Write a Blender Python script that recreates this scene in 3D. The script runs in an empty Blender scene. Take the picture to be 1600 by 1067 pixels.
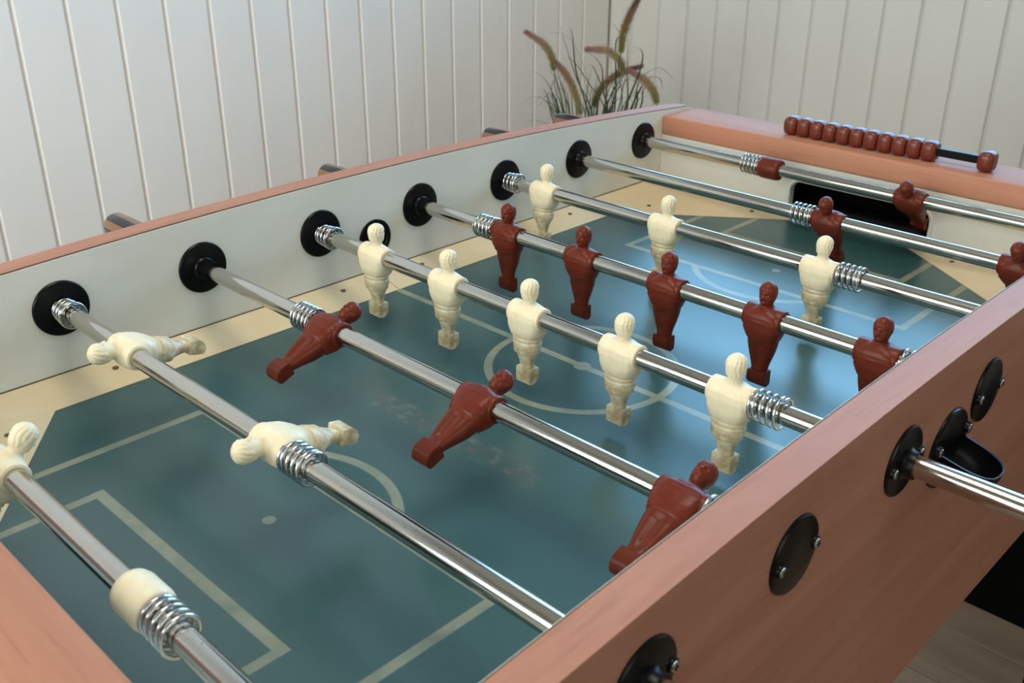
import bpy, bmesh, math, random
from mathutils import Vector, Matrix, noise
PI = math.pi
random.seed(7)
C = bpy.context.scene.collection
sc = bpy.context.scene
# ------------------------------------------------------------------ key dimensions (metres; rods are 0.15 apart, rod axes at z = 0)
P = 0.15                     # rod spacing
W = 0.6652                   # inner width of the table
T = 0.0279                   # thickness of the side panels
YN, YF = -0.0465, 1.0968     # inner faces of the end walls
ZP = -0.079                  # playing field
ZJ = -0.0658                 # foot of the side walls
ZB = 0.0306                  # top of the end beams
FLOOR = -0.84
XL, YB = -1.1485, 2.378      # room walls
XR, YFRONT, CEIL = 2.7, -1.75, 2.06
# ------------------------------------------------------------------ camera
cam_d = bpy.data.cameras.new('camera'); cam = bpy.data.objects.new('camera', cam_d); C.objects.link(cam)
Rm = [[0.7161615439572325, 0.6979312985705284, 0.0021320019812917923],
      [0.300504971979251, -0.30559432616732374, -0.9034981292897561],
      [-0.6299280949223824, 0.6476912924302707, -0.4285867297729399]]
cam.matrix_world = Matrix(((Rm[0][0], -Rm[1][0], -Rm[2][0], 0.92152),
                           (Rm[0][1], -Rm[1][1], -Rm[2][1], -0.18297),
                           (Rm[0][2], -Rm[1][2], -Rm[2][2], 0.38384), (0, 0, 0, 1)))
cam_d.sensor_width = 36; cam_d.sensor_fit = 'HORIZONTAL'; cam_d.lens = 1579.56 / 1600 * 36
cam_d.clip_start = 0.01
cam_d.dof.use_dof = True; cam_d.dof.focus_distance = 0.98; cam_d.dof.aperture_fstop = 14.0
sc.camera = cam
# ------------------------------------------------------------------ light and exposure
sc.view_settings.view_transform = 'Standard'; sc.view_settings.look = 'None'
sc.view_settings.gamma = 1.0; sc.view_settings.use_curve_mapping = False
sc.view_settings.exposure = 0.0
w = bpy.data.worlds.new('sky'); sc.world = w; w.use_nodes = True
w.node_tree.nodes['Background'].inputs[0].default_value = (0.85, 0.95, 1.0, 1)
w.node_tree.nodes['Background'].inputs[1].default_value = 1.1
WB = (-1.10, 1.05, 0.30, 1.98)      # window in the back wall: x0, x1, z0, z1
WF = (-1.06, 0.92, -0.45, 1.50)        # window in the front wall
WL = (1.510, 2.2535, 0.50, 1.90)     # corner window in the left wall: y0, y1, z0, z1
def area(name, loc, size, rot, col, power):
    l = bpy.data.lights.new(name, 'AREA'); l.shape = 'RECTANGLE'; l.size, l.size_y = size; l.color = col; l.energy = power
    o = bpy.data.objects.new(name, l); C.objects.link(o); o.location = loc; o.rotation_euler = rot
    return o
area('daylight_back', ((WB[0]+WB[1])/2, YB+0.16, (WB[2]+WB[3])/2), (WB[1]-WB[0]+0.1, WB[3]-WB[2]+0.1), (-PI/2, 0, 0), (0.22, 0.585, 1.0), 96)
area('daylight_front', ((WF[0]+WF[1])/2, YFRONT-0.16, (WF[2]+WF[3])/2), (WF[1]-WF[0]+0.1, WF[3]-WF[2]+0.1), (PI/2, 0, 0), (1.0, 0.945, 0.865), 80)
area('ceiling_fill_light', (0.55, 0.30, CEIL-0.032), (0.9, 0.9), (0, 0, 0), (1.0, 0.90, 0.74), 20)  # unseen lamp added overhead to brighten the walls and table
area('daylight_left', (XL-0.16, (WL[0]+WL[1])/2, (WL[2]+WL[3])/2), (WL[3]-WL[2]+0.1, WL[1]-WL[0]+0.1), (0, -PI/2, 0), (0.24, 0.60, 1.0), 15)
WR = (-1.1, 0.5, 0.35, 1.45)        # opening added in the right wall for the fill light: y0, y1, z0, z1
area('fill_light_right', (XR+0.16, (WR[0]+WR[1])/2, (WR[2]+WR[3])/2), (WR[3]-WR[2]+0.1, WR[1]-WR[0]+0.1), (0, PI/2, 0), (1.0, 0.93, 0.84), 14)  # added fill from the right, lifts the left wall

# ------------------------------------------------------------------ node helpers
class NT:
    def __init__(s, name):
        s.m = bpy.data.materials.new(name); s.m.use_nodes = True; s.t = s.m.node_tree
        s.b = s.t.nodes['Principled BSDF']; s.co = None
    def n(s, typ, **kw):
        x = s.t.nodes.new(typ)
        for k, v in kw.items(): setattr(x, k, v)
        return x
    def put(s, inp, v):
        if hasattr(v, 'is_linked') or isinstance(v, bpy.types.NodeSocket): s.t.links.new(v, inp)
        else: inp.default_value = v
    def math(s, op, a, b=0.0, c=0.0, clamp=False):
        x = s.n('ShaderNodeMath', operation=op); x.use_clamp = clamp
        s.put(x.inputs[0], a); s.put(x.inputs[1], b); s.put(x.inputs[2], c)
        return x.outputs[0]
    def coord(s):
        if s.co is None: s.co = s.n('ShaderNodeTexCoord').outputs['Object']
        return s.co
    def xyz(s):
        x = s.n('ShaderNodeSeparateXYZ'); s.put(x.inputs[0], s.coord()); return x.outputs
    def mapping(s, scale, loc=(0, 0, 0), rot=(0, 0, 0)):
        x = s.n('ShaderNodeMapping'); s.put(x.inputs[0], s.coord())
        x.inputs['Scale'].default_value = scale; x.inputs['Location'].default_value = loc; x.inputs['Rotation'].default_value = rot
        return x.outputs[0]
    def noise(s, scale, detail=3, rough=0.5, vec=None, dist=0.0):
        x = s.n('ShaderNodeTexNoise'); s.put(x.inputs['Vector'], vec if vec is not None else s.coord())
        x.inputs['Scale'].default_value = scale; x.inputs['Detail'].default_value = detail
        x.inputs['Roughness'].default_value = rough; x.inputs['Distortion'].default_value = dist
        return x.outputs['Fac']
    def ramp(s, fac, stops):
        x = s.n('ShaderNodeValToRGB'); s.put(x.inputs[0], fac); e = x.color_ramp.elements
        while len(e) < len(stops): e.new(0.5)
        for q, (p, c) in zip(e, stops):
            q.position = p; q.color = (c, c, c, 1) if isinstance(c, (int, float)) else (*c, 1)
        return x.outputs[0]
    def mix(s, fac, a, b):
        x = s.n('ShaderNodeMix', data_type='RGBA'); s.put(x.inputs[0], fac)
        for i, v in ((6, a), (7, b)):
            if isinstance(v, tuple): x.inputs[i].default_value = (*v, 1)
            else: s.put(x.inputs[i], v)
        return x.outputs[2]
    def bump(s, h, strength, dist=0.001):
        x = s.n('ShaderNodeBump'); x.inputs['Strength'].default_value = strength; x.inputs['Distance'].default_value = dist
        s.put(x.inputs['Height'], h); s.put(s.b.inputs['Normal'], x.outputs[0])
    def set(s, **kw):
        for k, v in kw.items():
            i = s.b.inputs[k.replace('_', ' ')]
            if isinstance(v, tuple): v = (*v, 1)
            s.put(i, v)
        return s.m

def mat_wood(name, a, b, axis=1, rough=0.38, sc_=1.0, spec=0.2):
    s = NT(name); k = [26.0, 26.0, 26.0]; k[axis] = 1.6
    v = s.mapping(tuple(q*sc_ for q in k)); g = s.noise(1.6, 5, 0.62, v, 0.6)
    k2 = [150.0, 150.0, 150.0]; k2[axis] = 12.0
    f = s.noise(1.0, 3, 0.6, s.mapping(tuple(q*sc_ for q in k2)))
    base = s.mix(s.ramp(g, [(0.3, 0.0), (0.72, 1.0)]), a, b)
    fine = s.ramp(f, [(0.58, 1.0), (0.72, 0.86)])
    m = s.n('ShaderNodeMix', data_type='RGBA', blend_type='MULTIPLY'); m.inputs[0].default_value = 1.0
    s.put(m.inputs[6], base); s.put(m.inputs[7], fine)
    s.bump(f, 0.12, 0.0004); s.set(Specular_IOR_Level=spec)
    return s.set(Base_Color=m.outputs[2], Roughness=s.math('ADD', rough, s.math('MULTIPLY', g, 0.12)))
M = {}
M['pink_wood'] = mat_wood('pink_wood', (0.39, 0.168, 0.108), (0.49, 0.235, 0.158), 1, 0.46)
M['pink_wood_x'] = mat_wood('pink_wood_crosswise', (0.44, 0.190, 0.115), (0.54, 0.250, 0.158), 0, 0.50)
M['floor_wood'] = mat_wood('floor_wood', (0.32, 0.235, 0.155), (0.45, 0.34, 0.24), 0, 0.42, 0.5)
def mat_cream():
    s = NT('cream_laminate'); g = s.noise(9, 4, 0.6, s.mapping((1, 1, 2.2)))
    d = s.noise(3.0, 3, 0.55, s.mapping((1, 1, 1), (3, 1, 2)))
    c = s.mix(s.ramp(g, [(0.35, 0.0), (0.75, 1.0)]), (0.73, 0.72, 0.65), (0.79, 0.78, 0.715))
    c = s.mix(s.ramp(d, [(0.55, 0.0), (0.8, 0.5)]), c, (0.66, 0.60, 0.45))
    return s.set(Base_Color=c, Roughness=0.42)
M['cream'] = mat_cream()
def mat_ramp():
    s = NT('ply_cream'); g = s.noise(7, 4, 0.6); st = s.noise(420, 2, 0.6)
    c = s.mix(s.ramp(g, [(0.3, 0.0), (0.75, 1.0)]), (0.68, 0.53, 0.31), (0.78, 0.65, 0.44))
    c = s.mix(s.ramp(st, [(0.72, 0.0), (0.8, 0.5)]), c, (0.28, 0.2, 0.12))
    return s.set(Base_Color=c, Roughness=0.4)
M['ramp'] = mat_ramp()
def mat_wall(name, a, b_):
    s = NT(name); g = s.noise(5, 4, 0.6, s.mapping((1, 1, 0.35))); f = s.noise(60, 3, 0.6, s.mapping((1, 1, 0.06)))
    c = s.mix(s.ramp(g, [(0.3, 0.0), (0.75, 1.0)]), a, b_)
    s.bump(f, 0.25, 0.0012)
    return s.set(Base_Color=c, Roughness=0.5)
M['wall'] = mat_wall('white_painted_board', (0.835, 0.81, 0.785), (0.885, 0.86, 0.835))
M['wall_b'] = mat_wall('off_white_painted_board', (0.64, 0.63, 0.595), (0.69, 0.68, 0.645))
def plain(name, col, rough, metal=0.0, vary=0.0, scale=60, bump=0.0, spec=0.5):
    s = NT(name)
    c = col
    if vary:
        g = s.noise(scale, 4, 0.6)
        c = s.mix(s.ramp(g, [(0.3, 0.0), (0.72, 1.0)]), tuple(q*(1-vary) for q in col), tuple(min(1, q*(1+vary)) for q in col))
        if bump: s.bump(g, bump, 0.0005)
    s.set(Specular_IOR_Level=spec)
    return s.set(Base_Color=c, Roughness=rough, Metallic=metal)
M['far_wall'] = plain('warm_grey_plaster', (0.30, 0.26, 0.22), 0.8, vary=0.04)
M['ceil'] = plain('ceiling_wood_paint', (0.44, 0.36, 0.27), 0.7, vary=0.06)
M['plaster'] = plain('wall_paint', (0.80, 0.73, 0.62), 0.8, vary=0.02)
M['white_trim'] = plain('white_trim_paint', (0.74, 0.73, 0.71), 0.45, vary=0.02)
M['gap'] = plain('dark_backing', (0.05, 0.045, 0.04), 0.8, vary=0.1)
M['groove'] = plain('groove_paint', (0.52, 0.51, 0.49), 0.7, vary=0.04)
M['black'] = plain('black_plastic', (0.004, 0.004, 0.005), 0.30, vary=0.15, scale=300, spec=0.2)
M['black_dull'] = plain('black_board', (0.0025, 0.0025, 0.0025), 0.8, vary=0.1, spec=0.06)
M['spring'] = plain('spring_steel', (0.62, 0.63, 0.64), 0.18, 1.0, 0.06, 400)
M['screw'] = plain('screw_zinc', (0.55, 0.55, 0.53), 0.3, 1.0, 0.1, 300)
M['hole'] = plain('brown_screw_hole', (0.12, 0.08, 0.045), 0.6, vary=0.2, scale=400)
M['brown_bead'] = plain('brown_bead_plastic', (0.150, 0.024, 0.010), 0.33, vary=0.12, scale=80)
M['pot'] = plain('dark_grey_pot', (0.07, 0.07, 0.068), 0.6, vary=0.1)
M['soil'] = plain('potting_soil', (0.03, 0.02, 0.013), 0.95, vary=0.3, scale=120)
M['blade'] = plain('dark_green_blade', (0.035, 0.056, 0.020), 0.5, vary=0.35, scale=12)
def mat_chrome():
    s = NT('worn_chrome'); g = s.noise(60, 4, 0.65, s.mapping((0.25, 1, 1))); p = s.noise(520, 3, 0.7)
    sp = s.ramp(p, [(0.655, 0.0), (0.70, 1.0)])
    c = s.mix(sp, (0.58, 0.55, 0.50), (0.12, 0.10, 0.08))
    r = s.math('ADD', s.math('MULTIPLY', g, 0.12), 0.05)
    s.bump(g, 0.04, 0.0003)
    return s.set(Base_Color=c, Roughness=r, Metallic=1.0)
M['chrome'] = mat_chrome()
def mat_man(name, a, b, dirt, rough):
    s = NT(name); x = s.xyz(); g = s.noise(150, 4, 0.6); h = s.noise(70, 5, 0.65, s.mapping((1, 1, 1), (2, 5, 1)))
    c = s.mix(s.ramp(g, [(0.3, 0.0), (0.7, 1.0)]), a, b)
    # grime rubbed into the shorts and the foot of the figure
    zz = s.math('SUBTRACT', s.math('MULTIPLY', h, 0.045), 0.052)
    low = s.math('LESS_THAN', x[2], zz)
    f = s.math('MULTIPLY', s.ramp(h, [(0.4, 0.0), (0.62, 1.0)]), s.ramp(s.math('MULTIPLY', x[2], -14.0), [(0.16, 0.0), (0.42, 1.0)]))
    c = s.mix(s.math('MULTIPLY', f, 0.8), c, dirt)
    s.bump(g, 0.10, 0.0003)
    s.set(Specular_IOR_Level=0.24)
    return s.set(Base_Color=c, Roughness=rough)
M['man_cream'] = mat_man('cream_plastic', (0.82, 0.71, 0.48), (0.88, 0.79, 0.58), (0.40, 0.27, 0.11), 0.36)
M['man_brown'] = mat_man('brown_plastic', (0.118, 0.0165, 0.0065), (0.148, 0.0225, 0.009), (0.10, 0.018, 0.008), 0.36)
def mat_handle():
    s = NT('striped_handle'); x = s.xyz()
    a = s.math('ARCTAN2', x[1], x[2]); st = s.math('SINE', s.math('MULTIPLY', a, 5.0))
    c = s.mix(s.math('GREATER_THAN', st, 0.1), (0.008, 0.007, 0.007), (0.20, 0.095, 0.04))
    return s.set(Base_Color=c, Roughness=0.22)
M['handle'] = mat_handle()
def mat_head():
    s = NT('seed_head'); x = s.xyz(); g = s.noise(40, 3)
    at = s.n('ShaderNodeAttribute', attribute_name='along')
    c = s.ramp(at.outputs['Fac'], [(0.0, (0.36, 0.34, 0.15)), (0.4, (0.46, 0.37, 0.22)), (0.75, (0.43, 0.29, 0.21)), (1.0, (0.32, 0.17, 0.15))])
    return s.set(Base_Color=c, Roughness=0.7)
M['seed'] = mat_head()
def mat_field():
    s = NT('printed_field'); x = s.xyz(); ax = s.math('ABSOLUTE', s.math('SUBTRACT', x[0], W/2))
    ay = s.math('ABSOLUTE', s.math('SUBTRACT', x[1], 0.525))
    HW = 0.0043
    def near(v, c, h=HW):   # soft-edged stripe |v - c| < h
        return s.math('SUBTRACT', 1.0, s.math('DIVIDE', s.math('SUBTRACT', s.math('ABSOLUTE', s.math('SUBTRACT', v, c)), h-0.0006), 0.0012), clamp=True)
    def gt(v, c): return s.math('GREATER_THAN', v, c)
    def lt(v, c): return s.math('LESS_THAN', v, c)
    mul = lambda a, b: s.math('MULTIPLY', a, b)
    mx = lambda a, b: s.math('MAXIMUM', a, b)
    def dist(cy):
        dy = s.math('SUBTRACT', ay, cy)
        return s.math('SQRT', s.math('ADD', mul(ax, ax), mul(dy, dy)))
    L = near(x[1], 0.525)
    dc = dist(0.0); L = mx(L, near(dc, 0.0957)); L = mx(L, lt(dc, 0.009))
    L = mx(L, mul(near(ay, 0.4485, 0.0048), lt(ax, 0.1327)))        # goal area
    L = mx(L, mul(near(ax, 0.1282), gt(ay, 0.4440)))
    L = mx(L, mul(near(ay, 0.3170), lt(ax, 0.1950)))                # penalty area
    L = mx(L, mul(near(ax, 0.1910), gt(ay, 0.3130)))
    dp = dist(0.373); L = mx(L, lt(dp, 0.0055)); L = mx(L, mul(near(dp, 0.1005), lt(ay, 0.317)))
    g = s.noise(2.6, 3, 0.5); fine = s.noise(900, 2, 0.6); wob = s.noise(30, 4, 0.6)
    base = s.mix(s.ramp(g, [(0.3, 0.0), (0.7, 1.0)]), (0.025, 0.080, 0.078), (0.031, 0.094, 0.095))
    base = s.mix(s.ramp(fine, [(0.4, 0.0), (0.7, 0.35)]), base, (0.05, 0.12, 0.125))
    # worn-away print in front of the third rod
    u = s.math('DIVIDE', s.math('SUBTRACT', x[0], 0.215), 0.245); ins = mul(gt(u, 0.0), lt(u, 1.0))
    vv = s.math('SUBTRACT', 1.0, s.math('DIVIDE', s.math('ABSOLUTE', s.math('SUBTRACT', x[1], 0.338)), 0.016), clamp=True)
    l1 = s.noise(1.0, 4, 0.65, s.mapping((95, 60, 1), (3, 1, 0), (0, 0, 0.5)))
    l2 = s.noise(1.0, 4, 0.65, s.mapping((70, 80, 1), (8, 4, 0), (0, 0, 0.5)))
    vv = s.ramp(vv, [(0.0, 0.0), (0.35, 1.0)])
    e = mul(mul(ins, vv), s.ramp(s.math('ABSOLUTE', s.math('SUBTRACT', u, 0.5)), [(0.35, 1.0), (0.5, 0.0)]))
    base = s.mix(mul(mul(e, s.ramp(l1, [(0.45, 0.0), (0.62, 1.0)])), 0.65), base, (0.085, 0.075, 0.085))
    base = s.mix(mul(mul(e, s.ramp(l2, [(0.5, 0.0), (0.66, 1.0)])), 0.4), base, (0.20, 0.24, 0.17))
    a = mul(L, s.ramp(wob, [(0.25, 0.45), (0.6, 0.9)]))
    c = s.mix(a, base, (0.29, 0.30, 0.205))
    s.set(Specular_IOR_Level=0.5, IOR=1.72)
    return s.set(Base_Color=c, Roughness=s.math('ADD', 0.27, mul(fine, 0.05)))
M['field'] = mat_field()
def mat_glass():
    s = NT('window_glass'); t = s.n('ShaderNodeBsdfTransparent'); t.inputs[0].default_value = (0.95, 0.98, 0.98, 1)
    g = s.n('ShaderNodeBsdfGlossy'); g.inputs['Roughness'].default_value = 0.02
    fr = s.n('ShaderNodeFresnel'); fr.inputs[0].default_value = 1.45
    mx = s.n('ShaderNodeMixShader'); s.put(mx.inputs[0], fr.outputs[0]); s.put(mx.inputs[1], t.outputs[0]); s.put(mx.inputs[2], g.outputs[0])
    s.put(s.t.nodes['Material Output'].inputs['Surface'], mx.outputs[0]); s.t.nodes.remove(s.b)
    return s.m
M['glass'] = mat_glass()

# ------------------------------------------------------------------ mesh helpers
def obj(name, bm, mat, parent=None, smooth=False, loc=None):
    me = bpy.data.meshes.new(name)
    bmesh.ops.recalc_face_normals(bm, faces=bm.faces[:])
    bm.to_mesh(me); bm.free()
    if smooth:
        me.polygons.foreach_set('use_smooth', [True]*len(me.polygons))
    me.materials.append(M[mat] if isinstance(mat, str) else mat)
    o = bpy.data.objects.new(name, me); C.objects.link(o)
    if parent is not None: o.parent = parent
    if loc: o.location = loc
    return o
def empty(name, loc=(0, 0, 0), rot=(0, 0, 0)):
    o = bpy.data.objects.new(name, None); C.objects.link(o); o.location = loc; o.rotation_euler = rot; o.empty_display_size = 0.05
    return o
def tag(o, label, cat, group=None):
    o['label'] = label; o['category'] = cat
    if group: o['group'] = group
    return o
def struct(o): o['kind'] = 'structure'; return o
def share(name, src, parent, loc=(0, 0, 0), rot=(0, 0, 0)):
    o = bpy.data.objects.new(name, src.data); C.objects.link(o); o.parent = parent; o.location = loc; o.rotation_euler = rot
    return o
def box(bm, x0, x1, y0, y1, z0, z1, bev=0.0, seg=2):
    m = Matrix.Translation(((x0+x1)/2, (y0+y1)/2, (z0+z1)/2)) @ Matrix.Diagonal((abs(x1-x0), abs(y1-y0), abs(z1-z0), 1))
    r = bmesh.ops.create_cube(bm, size=1.0, matrix=m)
    if bev > 0:
        ed = list({e for v in r['verts'] for e in v.link_edges})
        bmesh.ops.bevel(bm, geom=ed, offset=bev, segments=seg, affect='EDGES', profile=0.5)
    return bm
def nb(): return bmesh.new()
def lathe_x(bm, prof, n=40, c=(0, 0, 0), closed=False):
    """profile of (x, r) turned round the x axis"""
    rings = []
    for x, r in prof:
        if r < 1e-7: rings.append([bm.verts.new((c[0]+x, c[1], c[2]))])
        else: rings.append([bm.verts.new((c[0]+x, c[1]+r*math.cos(2*PI*i/n), c[2]+r*math.sin(2*PI*i/n))) for i in range(n)])
    pairs = list(zip(rings, rings[1:]))
    if closed: pairs.append((rings[-1], rings[0]))
    for a, b in pairs:
        for i in range(n):
            j = (i+1) % n
            if len(a) == 1 and len(b) == 1: continue
            if len(a) == 1: bm.faces.new((a[0], b[i], b[j]))
            elif len(b) == 1: bm.faces.new((a[i], b[0], a[j]))
            else: bm.faces.new((a[i], b[i], b[j], a[j]))
    return bm
def sharp(o, ang=35):
    me = o.data
    me.polygons.foreach_set('use_smooth', [True]*len(me.polygons))
    try: me.set_sharp_from_angle(angle=math.radians(ang))
    except Exception: pass
    return o
def tube(bm, pts, rad, n=8, cap=True):
    pts = [Vector(p) for p in pts]; rings = []; prev = None
    for i, p in enumerate(pts):
        t = (pts[min(i+1, len(pts)-1)] - pts[max(i-1, 0)]).normalized()
        if prev is None:
            prev = Vector((1, 0, 0)) if abs(t.x) < 0.9 else Vector((0, 0, 1))
        u = (prev - t*prev.dot(t)).normalized(); v = t.cross(u); prev = u
        r = rad(i/(len(pts)-1)) if callable(rad) else rad
        rings.append([bm.verts.new(p + (u*math.cos(2*PI*k/n) + v*math.sin(2*PI*k/n))*r) for k in range(n)])
    for a, b in zip(rings, rings[1:]):
        for k in range(n): bm.faces.new((a[k], a[(k+1) % n], b[(k+1) % n], b[k]))
    if cap:
        bm.faces.new(rings[0][::-1]); bm.faces.new(rings[-1])
    return bm
def prism(bm, poly, axis, a, b):
    """polygon in the two other axes, extruded along axis from a to b"""
    def mk(p, t):
        if axis == 0: return (t, p[0], p[1])
        if axis == 1: return (p[0], t, p[1])
        return (p[0], p[1], t)
    A = [bm.verts.new(mk(p, a)) for p in poly]; B = [bm.verts.new(mk(p, b)) for p in poly]
    bm.faces.new(A); bm.faces.new(B[::-1])
    for i in range(len(poly)):
        j = (i+1) % len(poly); bm.faces.new((A[i], B[i], B[j], A[j]))
    return bm

# ================================================================== THE ROOM
def plank_box(x0, x1, y0, y1, z0, z1, bev): return box(nb(), x0, x1, y0, y1, z0, z1, bev, 1)
# floor planks run along x
fl = struct(empty('floor', (0, 0, FLOOR)))
py = YFRONT
while py < YB:
    w_ = 0.135; y1 = min(py+w_, YB)
    xs = [XL] + sorted([XL + random.uniform(0.5, 1.6), XL + random.uniform(2.0, 3.2)]) + [XR]
    for a, b in zip(xs, xs[1:]):
        o = obj('plank', plank_box(a+0.0008, b-0.0008, py+0.0008, y1-0.0008, -0.012, random.uniform(-0.0006, 0), 0.0008), 'floor_wood', fl)
    py += w_
obj('underlay', box(nb(), XL, XR, YFRONT, YB, -0.03, -0.0125), 'gap', fl)
# left wall: vertical boards with V-shaped grooves, at their measured places
gl = [0.586, 0.689, 0.792, 0.896, 1.0, 1.103, 1.204, 1.307, 1.408, 1.510, 1.611, 1.714, 1.82, 1.928, 2.036, 2.144, 2.2535, 2.3779]
gl = [0.586-0.1035*k for k in range(30, 0, -1)] + gl
wl = struct(empty('wall_left', (XL, 0, 0)))
def board(bm, along0, along1, z0, z1, wall):
    """board with bevelled long edges; wall 'L' faces +x, 'B' faces -y"""
    g, d, th = 0.0001, 0.0066, 0.014
    prof = [(along0+g, -th), (along0+g, -d), (along0+0.0014, -d), (along0+0.0058, 0), (along1-0.0058, 0), (along1-0.0014, -d), (along1-g, -d), (along1-g, -th)]
    if wall == 'L':
        return prism(bm, [(q[1], q[0]) for q in prof], 2, z0, z1)
    return prism(bm, [(q[0], -q[1]) for q in prof], 2, z0, z1)
for a, b in zip(gl, gl[1:]):
    if b < YFRONT: continue
    if b <= WL[0]+0.002 or a >= WL[1]-0.002: obj('board', board(nb(), a, b, FLOOR, CEIL, 'L'), 'wall', wl)
    else:
        obj('board', board(nb(), a, b, FLOOR, WL[2], 'L'), 'wall', wl)
        obj('board', board(nb(), a, b, WL[3], CEIL, 'L'), 'wall', wl)
bm = nb()
box(bm, -0.06, -0.0075, YFRONT, WL[0], FLOOR, CEIL); box(bm, -0.06, -0.0075, WL[1], YB+0.06, FLOOR, CEIL)
box(bm, -0.06, -0.0075, WL[0], WL[1], FLOOR, WL[2]); box(bm, -0.06, -0.0075, WL[0], WL[1], WL[3], CEIL)
obj('backing', bm, 'groove', wl)
gb = [-1.1483, -1.060, -0.959, -0.857, -0.757, -0.656, -0.559, -0.460, -0.362, -0.262, -0.165, -0.062, 0.039]
while gb[-1] < XR: gb.append(gb[-1]+0.1005)
gb[-1] = XR
wb = struct(empty('wall_back', (0, YB, 0)))
for a, b in zip(gb, gb[1:]):
    if b <= WB[0] or a >= WB[1]:
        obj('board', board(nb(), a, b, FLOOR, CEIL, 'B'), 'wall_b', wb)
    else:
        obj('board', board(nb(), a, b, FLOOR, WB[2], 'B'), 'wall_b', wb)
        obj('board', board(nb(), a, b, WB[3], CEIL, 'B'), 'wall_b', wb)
bm = nb()
box(bm, XL-0.0075, WB[0]-0.0, 0.0075, 0.06, FLOOR, CEIL); box(bm, WB[1], XR, 0.0075, 0.06, FLOOR, CEIL)
box(bm, WB[0], WB[1], 0.0075, 0.06, FLOOR, WB[2]); box(bm, WB[0], WB[1], 0.0075, 0.06, WB[3], CEIL)
obj('backing', bm, 'groove', wb)
bm = nb()
box(bm, XR, XR+0.06, YFRONT, WR[0], FLOOR, CEIL); box(bm, XR, XR+0.06, WR[1], YB, FLOOR, CEIL)
box(bm, XR, XR+0.06, WR[0], WR[1], FLOOR, WR[2]); box(bm, XR, XR+0.06, WR[0], WR[1], WR[3], CEIL)
struct(obj('wall_right', bm, 'far_wall'))
wr = struct(empty('window_4', (XL, (WL[0]+WL[1])/2, WL[2])))
hy, hz = (WL[1]-WL[0])/2, WL[3]-WL[2]
for a, b, c, d in ((-hy, -hy+0.045, 0.045, hz-0.045), (hy-0.045, hy, 0.045, hz-0.045), (-hy, hy, 0, 0.045), (-hy, hy, hz-0.045, hz)):
    obj('window_frame', box(nb(), -0.06, 0.012, a, b, c, d, 0.002, 1), 'white_trim', wr)
obj('pane', box(nb(), -0.032, -0.028, -hy+0.045, hy-0.045, 0.045, hz-0.045), 'glass', wr)
wr = struct(empty('fill_window', (XR, (WR[0]+WR[1])/2, WR[2])))  # unseen window, added as an opening for the right-hand fill light
hy, hz = (WR[1]-WR[0])/2, WR[3]-WR[2]
for a, b, c, d in ((-hy, -hy+0.045, 0.045, hz-0.045), (hy-0.045, hy, 0.045, hz-0.045), (-hy, hy, 0, 0.045), (-hy, hy, hz-0.045, hz)):
    obj('window_frame', box(nb(), -0.012, 0.06, a, b, c, d, 0.002, 1), 'white_trim', wr)
obj('pane', box(nb(), 0.028, 0.032, -hy+0.045, hy-0.045, 0.045, hz-0.045), 'glass', wr)
bm = nb(); y0, y1 = YFRONT-0.06, YFRONT
box(bm, XL, WF[0], y0, y1, FLOOR, CEIL); box(bm, WF[1], XR, y0, y1, FLOOR, CEIL)
box(bm, WF[0], WF[1], y0, y1, FLOOR, WF[2]); box(bm, WF[0], WF[1], y0, y1, WF[3], CEIL)
struct(obj('wall_front', bm, 'plaster'))
struct(obj('ceiling', box(nb(), XL-0.04, XR+0.06, YFRONT-0.06, YB+0.06, CEIL, CEIL+0.05), 'ceil'))
struct(obj('ceiling_fill_panel', box(nb(), 0.07, 1.03, -0.18, 0.78, CEIL-0.03, CEIL, 0.004), 'white_trim'))  # unseen housing added for the overhead fill lamp
def window(name, x0, x1, z0, z1, yin, yout, mull):
    e = struct(empty(name, ((x0+x1)/2, (yin+yout)/2, z0)))
    ox, oy, oz = e.location
    s = 1 if yout > yin else -1
    def B(n, a, b, c, d, e1, f, m='white_trim', bev=0.002):
        return obj(n, box(nb(), a-ox, b-ox, min(c, d)-oy, max(c, d)-oy, e1-oz, f-oz, bev, 1), m, e)
    ya, yb_ = yin - s*0.012, yout
    fw = 0.045
    B('window_frame', x0, x0+fw, ya, yb_, z0, z1); B('window_frame', x1-fw, x1, ya, yb_, z0, z1)
    B('window_frame', x0+fw, x1-fw, ya, yb_, z1-fw, z1); B('window_sill', x0-0.02, x1+0.02, yin-s*0.04, yb_, z0-0.025, z0+0.02)
    for k in range(mull):
        cx = x0 + (x1-x0)*(k+1)/(mull+1)
        B('mullion', cx-0.016, cx+0.016, yin+s*0.01, yb_-s*0.01, z0+0.02, z1-fw)
    for k in range(mull+1):
        a = x0 + (x1-x0)*k/(mull+1); b = x0 + (x1-x0)*(k+1)/(mull+1)
        B('pane', a+0.017, b-0.017, (yin+yout)/2-0.002, (yin+yout)/2+0.002, z0+0.02, z1-fw, 'glass', 0)
window('window_1', WB[0], WB[1], WB[2], WB[3], YB, YB+0.06, 1)
window('window_2', WF[0], WF[1], WF[2], WF[3], YFRONT, YFRONT-0.06, 2)
struct(obj('baseboard_left', box(nb(), XL, XL+0.012, YFRONT, YB-0.012, FLOOR, FLOOR+0.08, 0.003), 'white_trim'))
struct(obj('baseboard_back', box(nb(), XL, XR, YB-0.012, YB, FLOOR, FLOOR+0.08, 0.003), 'white_trim'))

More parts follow.
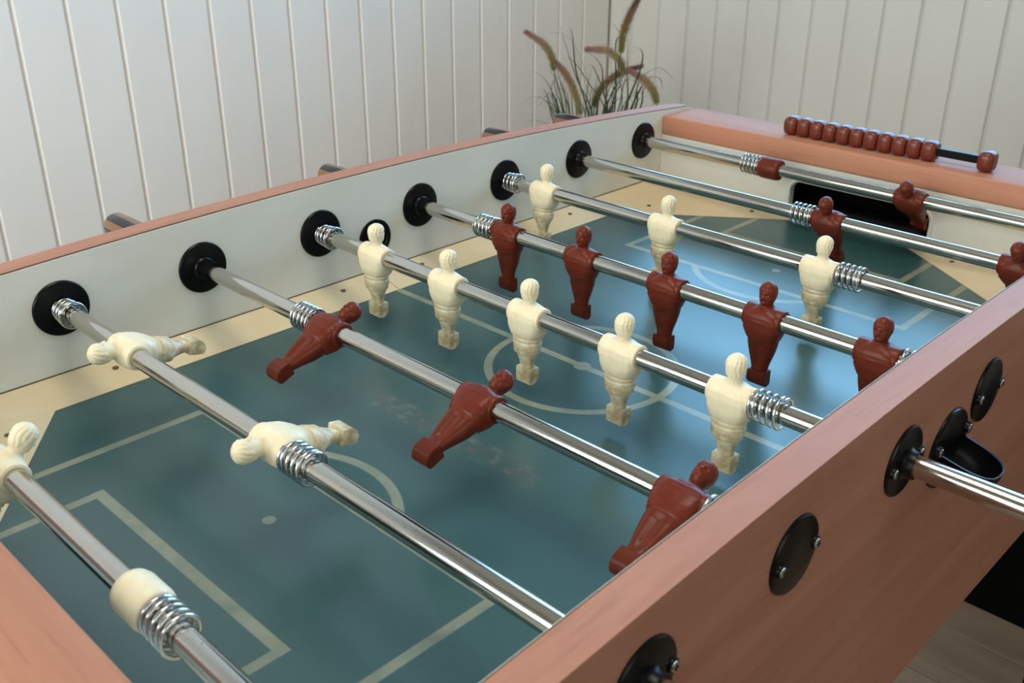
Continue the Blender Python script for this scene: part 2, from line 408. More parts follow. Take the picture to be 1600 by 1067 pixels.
# ================================================================== THE TABLE
TB = empty('foosball_table', (W/2, 0.525, FLOOR))
tag(TB, 'foosball table with pink wood cabinet, cream inner walls and blue-green field', 'table')
TO = Vector(TB.location)
def tp(name, bm, mat, smooth=False, parent=None):
    """a part of the table: geometry given in world coordinates"""
    pr = parent or TB
    off = TO if pr is TB else TO + Vector(pr.location)
    o = obj(name, bm, mat, pr)
    o.location = -off
    if smooth: sharp(o)
    return o
ytop = lambda y: 0.0573 - 0.0567*(y-0.5376)**2
YE0, YE1 = -0.158, 1.208
def side_poly(inset=0.0, zb=-0.262):
    p = [(YE0, zb)]
    p.append((YE0, 0.0))
    y0, y1 = YE0+0.045, YE1-0.045
    p += [(YE0+0.004, 0.012), (YE0+0.014, ytop(YE0+0.02)-0.008), (YE0+0.028, ytop(YE0+0.03)-0.002)]
    n = 40
    p += [(y0+(y1-y0)*i/n, ytop(y0+(y1-y0)*i/n)) for i in range(n+1)]
    p += [(YE1-0.028, ytop(YE1-0.03)-0.002), (YE1-0.014, ytop(YE1-0.02)-0.008), (YE1-0.004, 0.012), (YE1, 0.0), (YE1, zb)]
    return p
def side_panel(x0, x1):
    bm = prism(nb(), side_poly(), 0, x0, x1)
    ed = [e for e in bm.edges if abs(e.verts[0].co.x-e.verts[1].co.x) < 1e-6 and e.verts[0].co.z > -0.2]
    bmesh.ops.bevel(bm, geom=ed, offset=0.0011, segments=2, affect='EDGES')
    return bm
LIN = 0.0014
for x0, x1, lx0, lx1 in ((-T, -LIN, -LIN, 0), (W+LIN, W+T, W, W+LIN)):
    sp = tp('side_panel', side_panel(x0, x1), 'pink_wood', True)
    sp['label'] = 'pink wood long side panel'
    poly = [(y, z-0.0012 if z > -0.05 else -0.1) for y, z in side_poly()]
    ln = tp('side_lining', prism(nb(), poly, 0, lx0, lx1), 'cream'); ln['label'] = 'cream laminate inner face'
ys_ = [YE0+0.047+(YE1-YE0-0.094)*i/60 for i in range(61)]
for x in (-LIN-0.0003, W+LIN+0.0003):
    tp('edge_seam', tube(nb(), [(x, y, ytop(y)-0.0002) for y in ys_], 0.0006, 6), 'hole')
for x in (0.0003, W-0.0003):
    tp('floor_seam', tube(nb(), [(x, YN+0.002, ZJ+0.0003), (x, YF-0.002, ZJ+0.0003)], 0.0008, 6), 'hole')
# end beams, end walls, end panels
GX0, GX1, GZ = 0.2305, 0.4347, -0.0245
def end_parts(ys, s):
    """ys inner face, s = +1 far end, -1 near end"""
    a, b = sorted((ys, ys+s*0.0705))
    tp('end_beam', box(nb(), 0.0004, W-0.0004, a, b, 0.0018, ZB, 0.0022, 3), 'pink_wood_x', True)
    # cream end wall with rounded goal mouth
    bm = nb()
    r = 0.016
    y0, y1 = sorted((ys+s*0.0012, ys+s*0.012))
    arc0 = [(GX0+r-r*math.cos(t), GZ-r+r*math.sin(t)) for t in [PI/2*i/6 for i in range(7)]]
    arc1 = [(GX1-r+r*math.sin(t), GZ-r+r*math.cos(t)) for t in [PI/2*i/6 for i in range(7)]]
    top = [(0.0004, 0.0018), (W-0.0004, 0.0018)]
    zl = -0.09
    prism(bm, [(0.0004, zl), (0.0004, 0.0018), (GX0, 0.0018), (GX0, zl)], 1, y0, y1)
    prism(bm, [(GX1, zl), (GX1, 0.0018), (W-0.0004, 0.0018), (W-0.0004, zl)], 1, y0, y1)
    ar = arc0 + arc1
    for p, q in zip(ar, ar[1:]):
        if abs(p[0]-q[0]) > 1e-6: prism(bm, [p, (p[0], 0.0018), (q[0], 0.0018), q], 1, y0, y1)
    tp('end_wall', bm, 'cream')
    # moulded rim round the goal mouth
    path = [(GX0-0.002, -0.0775)] + [(GX0+r-(r+0.002)*math.cos(t), GZ-r+(r+0.002)*math.sin(t)) for t in [PI/2*i/8 for i in range(9)]] \
        + [(GX1-r+(r+0.002)*math.sin(t), GZ-r+(r+0.002)*math.cos(t)) for t in [PI/2*i/8 for i in range(9)]] + [(GX1+0.002, -0.0775)]
    tp('goal_rim', tube(nb(), [(p[0], ys+s*0.0005, p[1]) for p in path], 0.0026, 8), 'cream', True)
    # black goal box behind the mouth
    bm = nb(); y0, y1 = sorted((ys+s*0.012, ys+s*0.068))
    for q in ((GX0-0.02, GX1+0.02, -0.16, -0.150), (GX0-0.02, GX1+0.02, GZ+0.001, 0.001), (GX0-0.02, GX0-0.004, -0.15, GZ+0.001), (GX1+0.004, GX1+0.02, -0.15, GZ+0.001)):
        box(bm, q[0], q[1], y0, y1, q[2], q[3])
    ya, yb_ = sorted((ys+s*0.062, ys+s*0.0685)); box(bm, GX0-0.004, GX1+0.004, ya, yb_, -0.15, GZ+0.001)
    tp('goal_box', bm, 'black_dull')
    g = nb()
    c = (0, ys+s*0.030, -0.074)
    lathe_x(g, [(GX0-0.003, 0), (GX0-0.003, 0.022), (GX1+0.003, 0.022), (GX1+0.003, 0)], 20, c)
    tp('goal_roller', g, 'black', True)
    a, b = sorted((ys+s*0.0715, ys+s*0.0895))
    tp('end_panel', box(nb(), 0.0004, W-0.0004, a, b, -0.262, ZB-0.002, 0.0015, 1), 'pink_wood_x')
end_parts(YF, 1); end_parts(YN, -1)
tp('bottom_panel', box(nb(), 0.001, W-0.001, YE0+0.04, YE1-0.04, -0.258, -0.246), 'pink_wood')
f = tp('playing_field', box(nb(), 0.001, W-0.001, YN+0.001, YF-0.001, ZP-0.005, ZP), 'field')
f['label'] = 'blue-green glossy field with pale pitch markings'
# cream ramps, one per quarter, with the corner ramps in the same sheet
XS = 0.0441; CY = 0.415; CX = 0.1975-0.0441
def ramp_quarter(mx, my):
    def q(x, y, z): return (W-x if mx else x, 1.05-y if my else y, z)
    ye = YN+0.001; k = (0.185-XS)/(0.11-0.006)
    yd = 0.110; xe = XS + k*(yd-ye)
    top = [q(0.0005, ye, ZJ), q(0.0005, 0.5245, ZJ), q(XS, 0.5245, ZP+0.0008), q(XS, yd, ZP+0.0008), q(xe, ye, ZP+0.0008)]
    bm = nb(); vt = [bm.verts.new(p) for p in top]; vb = [bm.verts.new((p[0], p[1], ZP+0.0001)) for p in top]
    bm.faces.new((vt[0], vt[1], vt[2], vt[3])); bm.faces.new((vt[0], vt[3], vt[4]))
    bm.faces.new(vb[::-1])
    for i in range(5): bm.faces.new((vt[i], vb[i], vb[(i+1) % 5], vt[(i+1) % 5]))
    o = tp('side_ramp', bm, 'ramp')
    for (hx, hy) in ((0.016, 0.184), (0.063, 0.060), (0.016, 0.464), (0.185, -0.026)):
        t = hx/XS if hy > 0.11 else None
        if hy > 0.11: z = ZJ + (ZP-ZJ)*hx/XS
        elif hy < 0: z = ZP + 0.0045
        else: z = ZP + 0.0080
        # height of the sheet below the hole
        p = Vector(q(hx, hy, 0)); best = -1
        def inter(a, b, c, x, y):
            d = (b[1]-c[1])*(a[0]-c[0])+(c[0]-b[0])*(a[1]-c[1])
            u = ((b[1]-c[1])*(x-c[0])+(c[0]-b[0])*(y-c[1]))/d; v = ((c[1]-a[1])*(x-c[0])+(a[0]-c[0])*(y-c[1]))/d
            return (u, v, 1-u-v)
        for tri in ((0, 1, 2), (0, 2, 3), (0, 3, 4)):
            a, b, c = [top[i] for i in tri]; u = inter(a, b, c, p.x, p.y)
            if min(u) >= -0.01: z = sum(ui*v[2] for ui, v in zip(u, (a, b, c)))
        s_ = nb(); bmesh.ops.create_cone(s_, cap_ends=True, segments=16, radius1=0.0033, radius2=0.0031, depth=0.0012, matrix=Matrix.Translation((p.x, p.y, z+0.0001)))
        h = obj('screw', s_, 'hole', o)
    return o
for mx in (0, 1):
    for my in (0, 1): ramp_quarter(mx, my)
# bushings: inner discs, outer discs
def disc(name, x, k, side, boss=0.0, r=0.0274, rb=0.0106, screws=False, y=None, z=0.0):
    """side +1: stands proud towards +x"""
    y = k*P if y is None else y
    prof = [(0, 0.0), (0, r), (0.0012, r), (0.0024, r-0.0010), (0.0034, r-0.006), (0.0042, 0.0135), (0.0044, rb+0.0012)]
    if boss > 0: prof += [(0.006, rb), (boss, rb-0.0003), (boss, 0.0), ]
    else: prof += [(0.0036, 0.0)]
    o = tp(name, lathe_x(nb(), [(q[0]*side, q[1]) for q in prof], 48, (x, y, z)), 'black', True)
    if screws:
        for sy in (-1, 1):
            b = nb(); lathe_x(b, [(0.001, 0.0), (0.001, 0.0052), (0.0048, 0.0046), (0.0052, 0.0040), (0.0052, 0)], 18, (x, y+sy*0.0205, z))
            e = sharp(obj('screw_boss', b, 'black', o))
            b = nb(); c = (x+0.0052, y+sy*0.0205, z)
            lathe_x(b, [(0, 0), (0, 0.0034), (0.0006, 0.0032), (0.0011, 0.0018), (0.0011, 0)], 16, c)
            e = sharp(obj('screw_head', b, 'screw', o))
            b = nb(); a_ = 0.5 + sy
            for t in (a_, a_+PI/2):
                m = Matrix.Translation((c[0]+0.00115, c[1], c[2])) @ Matrix.Rotation(t, 4, 'X') @ Matrix.Diagonal((0.0004, 0.0042, 0.0007, 1))
                bmesh.ops.create_cube(b, size=1.0, matrix=m)
            obj('screw_slot', b, 'black_dull', o)
    return o
for k in range(8):
    brown = k in (2, 4, 6, 7)
    disc('bushing_disc', 0.0, k, 1, {2: 0.021, 4: 0.016, 6: 0.012, 7: 0.010}.get(k, 0.0))
    disc('bushing_disc', W, k, -1, 0.0 if brown else 0.012)
    disc('bushing_disc', W+T, k, 1, 0.0 if brown else 0.011, screws=True)
    disc('bushing_disc', -T, k, -1, 0.011 if brown else 0.0)
# ball hole on the left wall
o = tp('ball_hole', lathe_x(nb(), [(0, 0.0), (0, 0.0235), (0.0016, 0.0235), (0.0022, 0.0225), (0.0022, 0.0185), (0.0004, 0.0175), (0.0004, 0)], 40, (0, 0.5275, -0.0255)), 'black', True)
# ball cup on the right outer wall
CYC, CZC = 0.5340, -0.0255
o = tp('ball_cup', lathe_x(nb(), [(0, 0), (0, 0.0335), (0.0014, 0.0335), (0.0030, 0.0325), (0.0036, 0.030), (0.0036, 0.0)], 48, (W+T, CYC, CZC)), 'black', True)
def scoop():
    """open trough: rounded tongue in plan, deep bowl below a sloping rim"""
    bm = nb(); n = 28; x0 = W+T+0.003; L, Hh = 0.041, 0.0220
    def rim(t):   # t 0..1 along the outline from one root to the other
        a = PI*t; e = 0.62
        x = x0 + L*(abs(math.sin(a))**e)
        y = CYC + Hh*math.copysign(abs(math.cos(a))**0.75, math.cos(a))
        z = CZC + 0.005 - 0.26*(x-x0)
        return Vector((x, y, z))
    levels = [(1.0, 0.0), (0.97, -0.006), (0.9, -0.012), (0.74, -0.018), (0.5, -0.022), (0.2, -0.0235)]
    rings = []
    for thick in (0.0, 0.0016):
        for sc2, dz in levels:
            r = []
            for i in range(n+1):
                p = rim(i/n)
                q = Vector((x0+(p.x-x0)*sc2*(1-thick*20), CYC+(p.y-CYC)*(sc2-thick*45*1.0 if sc2 > 0.3 else sc2), p.z+dz*1.0+(thick if dz < -0.001 else 0)))
                r.append(bm.verts.new(q))
            rings.append(r)
    A = rings[:6]; B = rings[6:]
    for S in (A, B):
        for a, b in zip(S, S[1:]):
            for i in range(n): bm.faces.new((a[i], a[i+1], b[i+1], b[i]))
    for i in range(n): bm.faces.new((A[0][i], A[0][i+1], B[0][i+1], B[0][i]))
    return bm
o2 = sharp(obj('scoop', scoop(), 'black', o))
for sy in (-1, 1):
    b = nb(); c = (W+T+0.0036, CYC+sy*0.0265, CZC+0.009)
    lathe_x(b, [(0, 0), (0, 0.005), (0.003, 0.0045), (0.0034, 0.0)], 18, c); sharp(obj('screw_boss', b, 'black', o))
    b = nb(); lathe_x(b, [(0.003, 0), (0.003, 0.0034), (0.0038, 0.003), (0.0042, 0.0)], 16, c); sharp(obj('screw_head', b, 'screw', o))
# legs
for lx in (-T+0.0135, W+T-0.0135):
    for ly in (YE0+0.0135, YE1-0.0135):
        tp('leg', box(nb(), lx-0.013, lx+0.013, ly-0.013, ly+0.013, FLOOR+0.012, -0.2622, 0.003), 'black')
        tp('foot', box(nb(), lx-0.0135, lx+0.0135, ly-0.0135, ly+0.0135, FLOOR, FLOOR+0.012, 0.003), 'black')

# ================================================================== THE FIGURES
KF = [  # s, a (half width), b (half depth), exponent, y offset
 (-0.0545, 0.0070, 0.0052, 2.4, 0), (-0.050, 0.0072, 0.0056, 2.3, 0), (-0.045, 0.0084, 0.0068, 2.2, -0.0003), (-0.040, 0.0102, 0.0084, 2.2, -0.0006),
 (-0.0372, 0.0113, 0.0094, 2.2, -0.0008), (-0.0364, 0.0130, 0.0108, 2.2, -0.001), (-0.0310, 0.0143, 0.0117, 2.2, -0.001), (-0.0258, 0.0148, 0.0118, 2.2, -0.001),
 (-0.0250, 0.0138, 0.0108, 2.2, -0.001), (-0.0238, 0.0138, 0.0108, 2.2, -0.001), (-0.0230, 0.0149, 0.0117, 2.2, -0.001), (-0.0212, 0.0149, 0.0117, 2.2, -0.001),
 (-0.0203, 0.0143, 0.0110, 2.2, -0.0008), (-0.0192, 0.0163, 0.0126, 2.6, -0.0006), (-0.0150, 0.0178, 0.0134, 3.0, -0.0003), (-0.0100, 0.0188, 0.0139, 3.8, 0),
 (-0.0020, 0.0192, 0.0140, 4.2, 0), (0.0035, 0.0188, 0.0134, 3.8, 0), (0.0066, 0.0174, 0.0120, 3.0, 0), (0.0088, 0.0146, 0.0103, 2.5, 0), (0.0106, 0.0104, 0.0085, 2.2, 0),
 (0.0120, 0.0070, 0.0068, 2, 0), (0.0135, 0.0060, 0.0062, 2, 0), (0.0152, 0.0060, 0.0066, 2, 0.0004), (0.0172, 0.0067, 0.0080, 2, 0.0008), (0.0205, 0.0076, 0.0090, 2, 0.0006),
 (0.0245, 0.0082, 0.0095, 2, 0.0002), (0.0285, 0.0081, 0.0093, 2, 0), (0.0315, 0.0071, 0.0082, 2, 0), (0.0338, 0.0054, 0.0062, 2, 0), (0.0352, 0.0034, 0.0038, 2, 0), (0.0359, 0.0014, 0.0016, 2, 0)]
KB = [(-0.0545, 0.0078, 0.0056, 2.4, 0), (-0.050, 0.0083, 0.0063, 2.3, 0), (-0.045, 0.0096, 0.0075, 2.2, 0), (-0.0364, 0.0122, 0.0096, 2.2, -0.0004),
      (-0.030, 0.0138, 0.0109, 2.2, -0.0006), (-0.0240, 0.0149, 0.0117, 2.2, -0.0006), (-0.0206, 0.0151, 0.0117, 2.3, -0.0006)] + [k for k in KF if k[0] > -0.0200]
def kf(s, KF=KF):
    for p, q in zip(KF, KF[1:]):
        if s <= q[0]:
            t = (s-p[0])/(q[0]-p[0]); return [p[i]+(q[i]-p[i])*t for i in range(1, 5)]
    return list(KF[-1][1:])
G = lambda x, c, w_: math.exp(-((x-c)/w_)**2)
def figure_mesh(brown):
    bm = nb(); N = 56; ss = []
    s = KF[0][0]
    while s < KF[-1][0]: ss.append(s); s += 0.0007 if s < 0.012 else 0.00045
    ss.append(KF[-1][0]); rings = []
    for s in ss:
        a, b, e, yo = kf(s, KB) if brown else kf(s)
        ring = []
        for i in range(N):
            t = 2*PI*i/N; cs, sn = math.cos(t), math.sin(t)       # t = 0 is +x, t = pi/2 is the front
            x = a*math.copysign(abs(cs)**(2/e), cs); y = b*math.copysign(abs(sn)**(2/e), sn) + yo
            phi = abs(math.atan2(cs, sn)); sgn = 1 if cs >= 0 else -1   # 0 at the front, pi at the back
            r = math.hypot(x, y); d = 0.0
            if s > 0.0125:
                d += 0.0022*G(phi, 0, 0.18)*(G(s, 0.0222, 0.0016)+0.5*G(s, 0.0243, 0.0018))         # nose
                d -= 0.0014*G(phi, 0.42, 0.20)*G(s, 0.0252, 0.0013)                                  # eye sockets
                d += 0.0005*G(phi, 0.35, 0.40)*G(s, 0.0272, 0.0008)                                  # brow
                d -= 0.0006*G(phi, 0, 0.30)*G(s, 0.0189, 0.0005); d += 0.0004*G(phi, 0, 0.35)*(G(s, 0.0197, 0.0006)+G(s, 0.0180, 0.0006))
                d += 0.0007*G(phi, 0, 0.5)*G(s, 0.0163, 0.0012)                                      # chin
                d += 0.0012*G(phi, 1.52, 0.16)*G(s, 0.0232, 0.0017)                                  # ears
                line = 0.0285 - 0.0045*max(0.0, min(1.0, (phi-0.85)/0.5))*1.0 - (0.007*max(0.0, min(1.0, (phi-1.7)/0.5)))
                if s > line:
                    k = min(1.0, (s-line)/0.0007)*min(1.0, (0.0362-s)/0.004)
                    d += k*(0.00045 + (0.00026 if brown else 0.00042)*math.sin(14*phi + 1.3*math.sin(s*420) + (2.0 if sgn > 0 else 0)))
            if brown:
                if -0.052 < s < -0.0215:
                    d -= 0.0030*G(phi, 0, 0.42)*min(1, (s+0.052)/0.008)*min(1, (-0.0215-s)/0.004)
                    d -= 0.0016*G(phi, PI, 0.40)*min(1, (s+0.052)/0.008)*min(1, (-0.0215-s)/0.004)
                if -0.002 < s < 0.0115 and phi < 1.2:
                    v = abs(abs(x) - max(0.0, (s+0.001))*0.52); d += 0.0008*G(v, 0, 0.0007)
                if -0.019 < s < 0.006 and phi < 1.3: d += 0.0002*math.sin(x*900+s*1500)*G(phi, 0.9, 0.3)
                if abs(s+0.0195) < 0.001: d += 0.0002
            else:
                if -0.0364 < s < -0.0262: d += 0.00035*math.sin((phi*3+s*500))*G(s, -0.031, 0.004)
                if -0.019 < s < 0.004: d += 0.00028*G(phi, PI-0.75, 0.10) - 0.0002*G(phi, PI, 0.5)
            if r > 1e-6: x *= (r+d)/r; y = y*(r+d)/r
            ring.append(bm.verts.new((x, y, s)))
        rings.append(ring)
    for r_, s_ in zip(rings, ss):
        if s_ > 0.0135:
            for v in r_: v.co.x *= 0.95; v.co.y *= 0.95
    for p, q in zip(rings, rings[1:]):
        for i in range(N): bm.faces.new((p[i], p[(i+1) % N], q[(i+1) % N], q[i]))
    bm.faces.new(rings[0][::-1]); tp_ = bm.verts.new((0, 0, 0.0363))
    for i in range(N): bm.faces.new((rings[-1][i], rings[-1][(i+1) % N], tp_))
    # sleeve round the rod
    lathe_x(bm, [(-0.0194, 0.0084), (-0.0194, 0.0108), (-0.0188, 0.0113), (-0.012, 0.0113), (0.012, 0.0113), (0.0188, 0.0113), (0.0194, 0.0108), (0.0194, 0.0084)], 36, (0, 0, 0), True)
    return bm
def foot_mesh():
    poly = [(-0.0058, -0.0532), (0.0072, -0.0532), (0.0076, -0.0632), (0.0050, -0.0676), (0.0002, -0.0702), (-0.0052, -0.0690), (-0.0060, -0.0660)]
    bm = prism(nb(), poly, 0, -0.0094, 0.0094)
    bmesh.ops.bevel(bm, geom=bm.edges[:], offset=0.0006, segments=2, affect='EDGES')
    return bm
def proto(brown):
    m = 'man_brown' if brown else 'man_cream'
    a = sharp(obj('player_figure', figure_mesh(brown), m), 60)
    b = sharp(obj('foot_block', foot_mesh(), m), 40)
    return a, b
MEN = {'b': proto(True), 'w': proto(False)}
def helix_bm(length, turns=5, R0=0.0120, R1=0.0125, wr=0.00135):
    n = int(turns*40); pts = []; e = 0.75; pe = 1.9*wr      # end turns lie closed
    pm = (length-2*wr-2*e*pe)/(turns-2*e)
    for i in range(n+1):
        u = turns*i/n; r = R0+(R1-R0)*i/n
        x = u*pe if u < e else (e*pe+(u-e)*pm if u < turns-e else length-2*wr-(turns-u)*pe)
        pts.append((wr+x, r*math.cos(2*PI*u), r*math.sin(2*PI*u)))
    return tube(nb(), pts, wr, 10)
SPR = sharp(obj('spring', helix_bm(0.0285, 5.0), 'spring'), 80)
SPW = sharp(obj('spring', helix_bm(0.025, 4.1, 0.0100, 0.0126), 'spring'), 80)
COLL = {}
for key, m in (('w', 'man_cream'), ('b', 'man_brown')):
    COLL[key] = sharp(obj('collar', lathe_x(nb(), [(-0.0155, 0.0084), (-0.0155, 0.0122), (-0.0145, 0.0136), (-0.010, 0.0146), (0.010, 0.0146), (0.0145, 0.0136), (0.0155, 0.0122), (0.0155, 0.0084)], 36, (0, 0, 0), True), m), 50)
def handle_bm(n=48):
    prof = [(0, 0), (0, 0.0125), (0.001, 0.0142), (0.004, 0.0152), (0.03, 0.0158), (0.06, 0.0154), (0.10, 0.0150), (0.116, 0.0148), (0.120, 0.0140), (0.122, 0.0100), (0.122, 0)]
    return lathe_x(nb(), prof, n)
HND = sharp(obj('handle', handle_bm(), 'handle'), 50)
used = set()
def place(src, name, parent, loc, rot=(0, 0, 0)):
    if src.name not in used:
        used.add(src.name); src.parent = parent; src.location = loc; src.rotation_euler = rot; return src
    return share(name, src, parent, loc, rot)
RR = 0.0083
# per rod: colour, tilt in degrees, men x, springs (x0, 'wall'/'free'), collars, label
RODS = [
 ('w', -42, [0.249], [(0.4655, 0), (0.0035, 1)], [0.4495, 0.0495], 'nearest steel rod, cream goalkeeper tilted back beside a cream collar and spring'),
 ('w', 76, [0.134, 0.358], [(0.0035, 1), (0.3775, 0)], [], 'steel rod carrying two cream players lying flat, feet kicked forward'),
 ('b', -69, [0.222, 0.418, 0.611], [(0.1745, 0), (0.630, 0)], [], 'steel rod carrying three brown players swung up, feet pointing at the viewer'),
 ('w', -2, [0.102, 0.216, 0.328, 0.440, 0.552], [(0.0035, 1), (0.5715, 0)], [], 'steel rod carrying five upright cream players over the centre circle'),
 ('b', 0, [0.154, 0.266, 0.378, 0.490, 0.602], [(0.1065, 0), (0.6215, 0)], [], 'steel rod carrying five upright brown players, faces towards the viewer'),
 ('w', -5, [0.074, 0.265, 0.464], [(0.0035, 1), (0.4835, 0)], [], 'steel rod carrying three upright cream players in the far half'),
 ('b', 30, [0.392, 0.611], [(0.3445, 0)], [], 'steel rod carrying two brown players leaning forward before the far goal'),
 ('b', 46, [0.424], [(0.1785, 0), (0.640, 0)], [0.223, 0.6235], 'farthest steel rod, brown goalkeeper leaning over the black goal mouth, brown collar'),
]
HX = {2: -0.195, 4: -0.1935, 6: -0.185, 7: -0.174}
for k, (colr, tilt, xs, sprs, cols, lab) in enumerate(RODS):
    e = empty('foosball_rod', (W/2, k*P, 0), (math.radians(tilt), 0, 0))
    tag(e, lab, 'foosball rod', 'rods across the foosball table')
    ox = W/2
    x0, x1 = (HX[k]+0.01, W+T+0.002) if colr == 'b' else (-T-0.002, W+T+0.47)
    o = obj('rod_tube', lathe_x(nb(), [(x0-ox, 0), (x0-ox, RR), (x1-ox, RR), (x1-ox, 0)], 40), 'chrome', e); sharp(o)
    fm, bm_ = MEN[colr]
    rz = PI if colr == 'b' else 0
    for x in xs:
        p = place(fm, 'player_figure', e, (x-ox, 0, 0), (0, 0, rz))
        place(bm_, 'foot_block', p, (0, 0, 0))
    for x, kind in sprs:
        place(SPW if kind else SPR, 'spring', e, (x-ox, 0, 0), (math.radians(40*k), 0, 0))
    for x in cols: place(COLL[colr], 'collar', e, (x-ox, 0, 0))
    if colr == 'b': place(HND, 'handle', e, (HX[k]-ox, 0, 0), (math.radians(-tilt+12), 0, 0))
    else: place(HND, 'handle', e, (W+T+0.36-ox, 0, 0))

# ================================================================== SCORE COUNTER
SX, SY, SZ = 0.212, 1.1325, ZB
ct = tag(empty('score_counter', (0.345, SY, SZ)), 'abacus-style score counter of brown beads on a black bar, on far end beam', 'score counter')
bead_prof = [(-0.0098, 0), (-0.0098, 0.0080), (-0.0091, 0.0102), (-0.0069, 0.0123), (-0.003, 0.0134), (0.003, 0.0134), (0.0069, 0.0123), (0.0091, 0.0102), (0.0098, 0.0080), (0.0098, 0)]
def bead_bm():
    bm = lathe_x(nb(), bead_prof, 48)
    for v in bm.verts:      # squared-off barrel
        r = math.hypot(v.co.y, v.co.z)
        if r > 1e-6:
            c, s_ = v.co.y/r, v.co.z/r; k = 1.0/((abs(c)**3.4+abs(s_)**3.4)**(1/3.4)); v.co.y *= k*0.97; v.co.z *= k*0.97
    return bm
b0 = sharp(obj('bead', bead_bm(), 'brown_bead', ct), 50)
x_first, x_last = 0.2035, 0.4055
pos = [x_first+(x_last-x_first)*i/10 for i in range(11)] + [0.4790]
for i, x in enumerate(pos):
    l = (x-0.345, 0, 0.01325)
    if i == 0: b0.location = l
    else: share('bead', b0, ct, l, (0, 0, 0))
obj('bar', box(nb(), 0.203-0.345, 0.482-0.345, -0.0045, 0.0045, 0.0085, 0.0185, 0.001, 1), 'black', ct)

# ================================================================== GRASS IN A POT
PX, PY = -0.79, 1.86
pl = tag(empty('potted_grass', (PX, PY, FLOOR)), 'tall ornamental grass with fluffy pink-brown seed heads in the room corner', 'plant')
prof = [(0.0, 0.0), (0.0, 0.115), (0.01, 0.12), (0.30, 0.155), (0.335, 0.165), (0.345, 0.165), (0.345, 0.150), (0.31, 0.148), (0.30, 0.0)]
b = lathe_x(nb(), prof, 40)
for v in b.verts: v.co = Vector((v.co.z, v.co.y, v.co.x))
sharp(obj('pot', b, 'pot', pl))
b = nb(); bmesh.ops.create_circle(b, cap_ends=True, segments=32, radius=0.147, matrix=Matrix.Translation((0, 0, 0.318)))
obj('soil', b, 'soil', pl)
import mathutils
cp = Vector((0.92152, -0.18297, 0.38384)); Rmm = Matrix(Rm)
def at(u, v, y):      # where the plant's tips stand, measured from the photograph on the vertical plane y
    d = Rmm.transposed() @ Vector(((u-800)/1579.56, (v-533.5)/1579.56, 1.0)); t = (y-cp.y)/d.y
    return cp + d*t - Vector((PX, PY, FLOOR))
def spline(pts, n):
    pts = [Vector(p) for p in pts]; P_ = [pts[0]*2-pts[1]]+pts+[pts[-1]*2-pts[-2]]; out = []
    for i in range(1, len(P_)-2):
        for k in range(n):
            t = k/n; a, b_, c, d = P_[i-1:i+3]
            out.append(0.5*((2*b_)+(c-a)*t+(2*a-5*b_+4*c-d)*t*t+(3*b_-a-3*c+d)*t**3))
    out.append(pts[-1]); return out
def ribbon(bm, pts, w0, tw=None):
    n = len(pts); side = Vector((random.uniform(-1, 1), random.uniform(-1, 1), 0)).normalized(); prev = None
    side = (side + Vector((0.9, 0.6, 0))).normalized()
    for i, p in enumerate(pts):
        t = i/(n-1); wv = w0*(1-t**2.2)*0.5+0.00012
        a = bm.verts.new(p-side*wv); m = bm.verts.new(p+Vector((0, 0, -wv*0.5))); b_ = bm.verts.new(p+side*wv)
        if prev: bm.faces.new((prev[0], prev[1], m, a)); bm.faces.new((prev[1], prev[2], b_, m))
        prev = (a, m, b_)
bl = nb()
marked = [[(925, 180), (900, 120), (872, 32)], [(930, 185), (908, 110), (884, 37)], [(935, 185), (905, 85), (883, 55), (848, 50)], [(920, 180), (900, 110), (895, 60), (890, 40)],
          [(957, 175), (955, 110), (955, 55)], [(948, 178), (942, 140), (938, 100), (905, 70)], [(980, 172), (980, 110), (982, 45)], [(985, 172), (1000, 125), (1030, 106), (1058, 130)],
          [(985, 172), (1010, 125), (1030, 122), (1036, 140)], [(975, 175), (1000, 110), (1003, 80), (985, 72)], [(960, 172), (962, 70), (970, 55), (955, 32)],
          [(862, 180), (855, 150), (847, 135)], [(880, 180), (868, 140), (866, 115)], [(872, 180), (862, 135), (880, 115)], [(890, 180), (876, 130), (870, 100)],
          [(950, 178), (930, 110), (915, 100)], [(945, 178), (920, 130), (895, 95), (875, 90)], [(965, 175), (975, 130), (990, 118)], [(1000, 170), (1005, 140), (1020, 120)],
          [(915, 182), (895, 140), (880, 110)], [(970, 174), (968, 120), (966, 95)], [(992, 170), (995, 140), (998, 125)], [(905, 182), (893, 150), (880, 128)]]
for i, m_ in enumerate(marked):
    yy = PY + random.uniform(-0.06, 0.06)
    base = Vector((random.uniform(-0.05, 0.05), random.uniform(-0.05, 0.05), 0.32))
    ps = [at(u, v, yy) for u, v in m_]
    mid = base.lerp(ps[0], 0.5) + Vector((0, 0, 0.02))
    ribbon(bl, spline([base, mid] + ps, 9), 0.0056)
for i in range(110):
    a = random.uniform(0, 2*PI); base = Vector((0.06*math.cos(a)*random.random(), 0.06*math.sin(a)*random.random(), 0.32))
    h = random.uniform(0.20, 0.42); sp = random.uniform(0.02, 0.19); a += random.uniform(-0.4, 0.4)
    d = Vector((math.cos(a), math.sin(a), 0))
    pts = [base, base+d*sp*0.25+Vector((0, 0, h*0.5)), base+d*sp*0.6+Vector((0, 0, h*0.9)), base+d*sp*1.0+Vector((0, 0, h))]
    if random.random() < 0.4: pts.append(base+d*(sp*1.35)+Vector((0, 0, h*0.94)))
    ribbon(bl, spline(pts, 6), random.uniform(0.0024, 0.0044))
gb_ = obj('grass_blades', bl, 'blade', pl); gb_['kind'] = 'stuff'
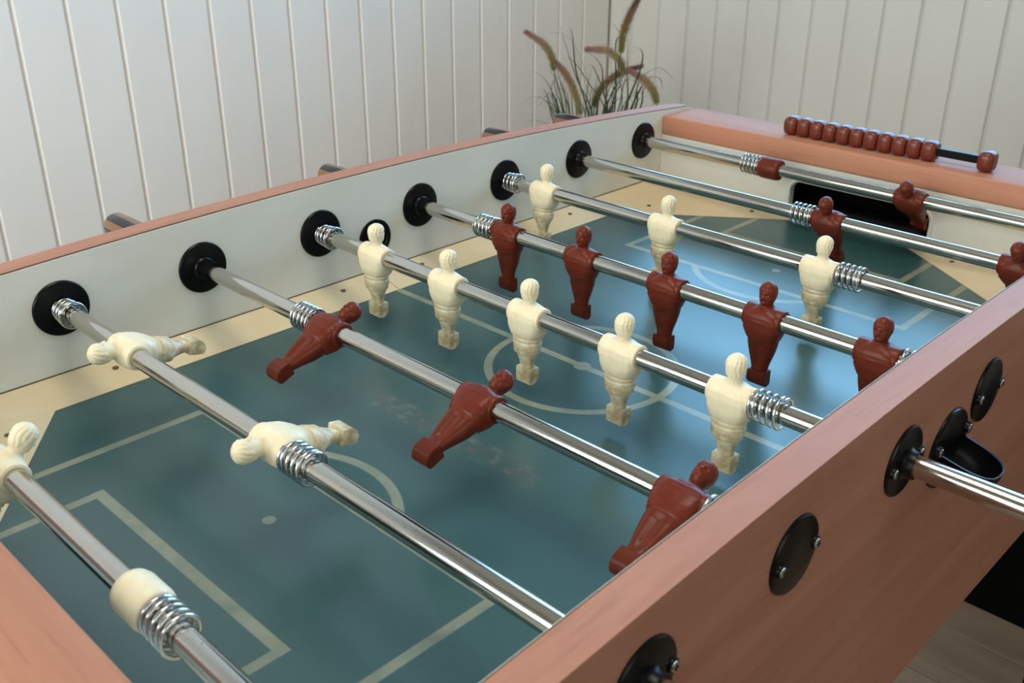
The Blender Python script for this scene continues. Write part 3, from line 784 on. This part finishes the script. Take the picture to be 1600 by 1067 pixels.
heads = [([(932, 178), (868, 108)], [(866, 112), (862, 90), (848, 68), (822, 50)]),
         ([(935, 182), (915, 175)], [(908, 180), (898, 145), (885, 118), (869, 98)]),
         ([(960, 172), (965, 110)], [(970, 84), (974, 52), (985, 22), (1001, -8)]),
         ([(965, 172), (976, 135)], [(974, 116), (968, 95), (948, 79), (916, 77)]),
         ([(955, 174), (940, 168)], [(928, 168), (938, 140), (962, 118), (1003, 103)]),
         ([(990, 172), (1026, 172)], [(1027, 164), (1020, 142), (1005, 124), (982, 110)])]
for st, hd in heads:
    yy = PY + random.uniform(-0.07, 0.05)
    hp = spline([at(u, v, yy) for u, v in hd], 14)
    sp_ = [at(u, v, yy) for u, v in st[:-1]]
    b = nb(); lay = b.verts.layers.float.new('along')
    n = len(hp)
    tube(b, hp, lambda t: 0.0042*(0.55+0.45*math.sin(PI*min(1, t+0.12))), 8)
    for i in range(n-1):
        for q in range(120):
            t = (i+random.random())/(n-1); k = min(n-2, int(t*(n-1))); p = hp[k].lerp(hp[k+1], t*(n-1)-k)
            tan = (hp[k+1]-hp[k]).normalized(); rv = Vector((random.gauss(0, 1), random.gauss(0, 1), random.gauss(0, 1))); rv = (rv-tan*rv.dot(tan)).normalized()
            ln = random.uniform(0.010, 0.0165)*(0.6+0.4*math.sin(PI*min(1, t*0.9+0.1)))*(1.5 if q % 6 == 0 else 1.0)
            dr = (rv*0.85+tan*0.6).normalized(); side = dr.cross(Vector((random.gauss(0, 1), random.gauss(0, 1), random.gauss(0, 1)))).normalized()*0.00075
            v = [b.verts.new(p+side), b.verts.new(p-side), b.verts.new(p+dr*ln)]
            b.faces.new(v)
    for v in b.verts:
        dm = min(range(n), key=lambda i: (hp[i]-v.co).length_squared); v[lay] = dm/(n-1)
    me = bpy.data.meshes.new('seed_head'); b.to_mesh(me); b.free(); me.materials.append(M['seed'])
    o = bpy.data.objects.new('seed_head', me); C.objects.link(o); o.parent = pl; o['label'] = 'fluffy seed head, green at its base and pink-brown at its tip'
    base = Vector((random.uniform(-0.03, 0.03), random.uniform(-0.03, 0.03), 0.32))
    sb = nb(); tube(sb, spline([base, base.lerp(hp[0], 0.55)+Vector((0, 0, 0.03)), hp[0]], 10), 0.0011, 6)
    obj('stem', sb, 'blade', o)

# ================================================================== BLACK CHEST BEYOND THE TABLE
ch = tag(empty('storage_chest', (0.80, 1.635, FLOOR)), 'plain black storage chest standing on the floor beyond the table', 'chest')
obj('chest_body', box(nb(), -0.36, 0.36, -0.185, 0.185, 0.0, 0.40, 0.004), 'black_dull', ch)
obj('chest_lid', box(nb(), -0.37, 0.37, -0.195, 0.195, 0.401, 0.43, 0.005), 'black_dull', ch)
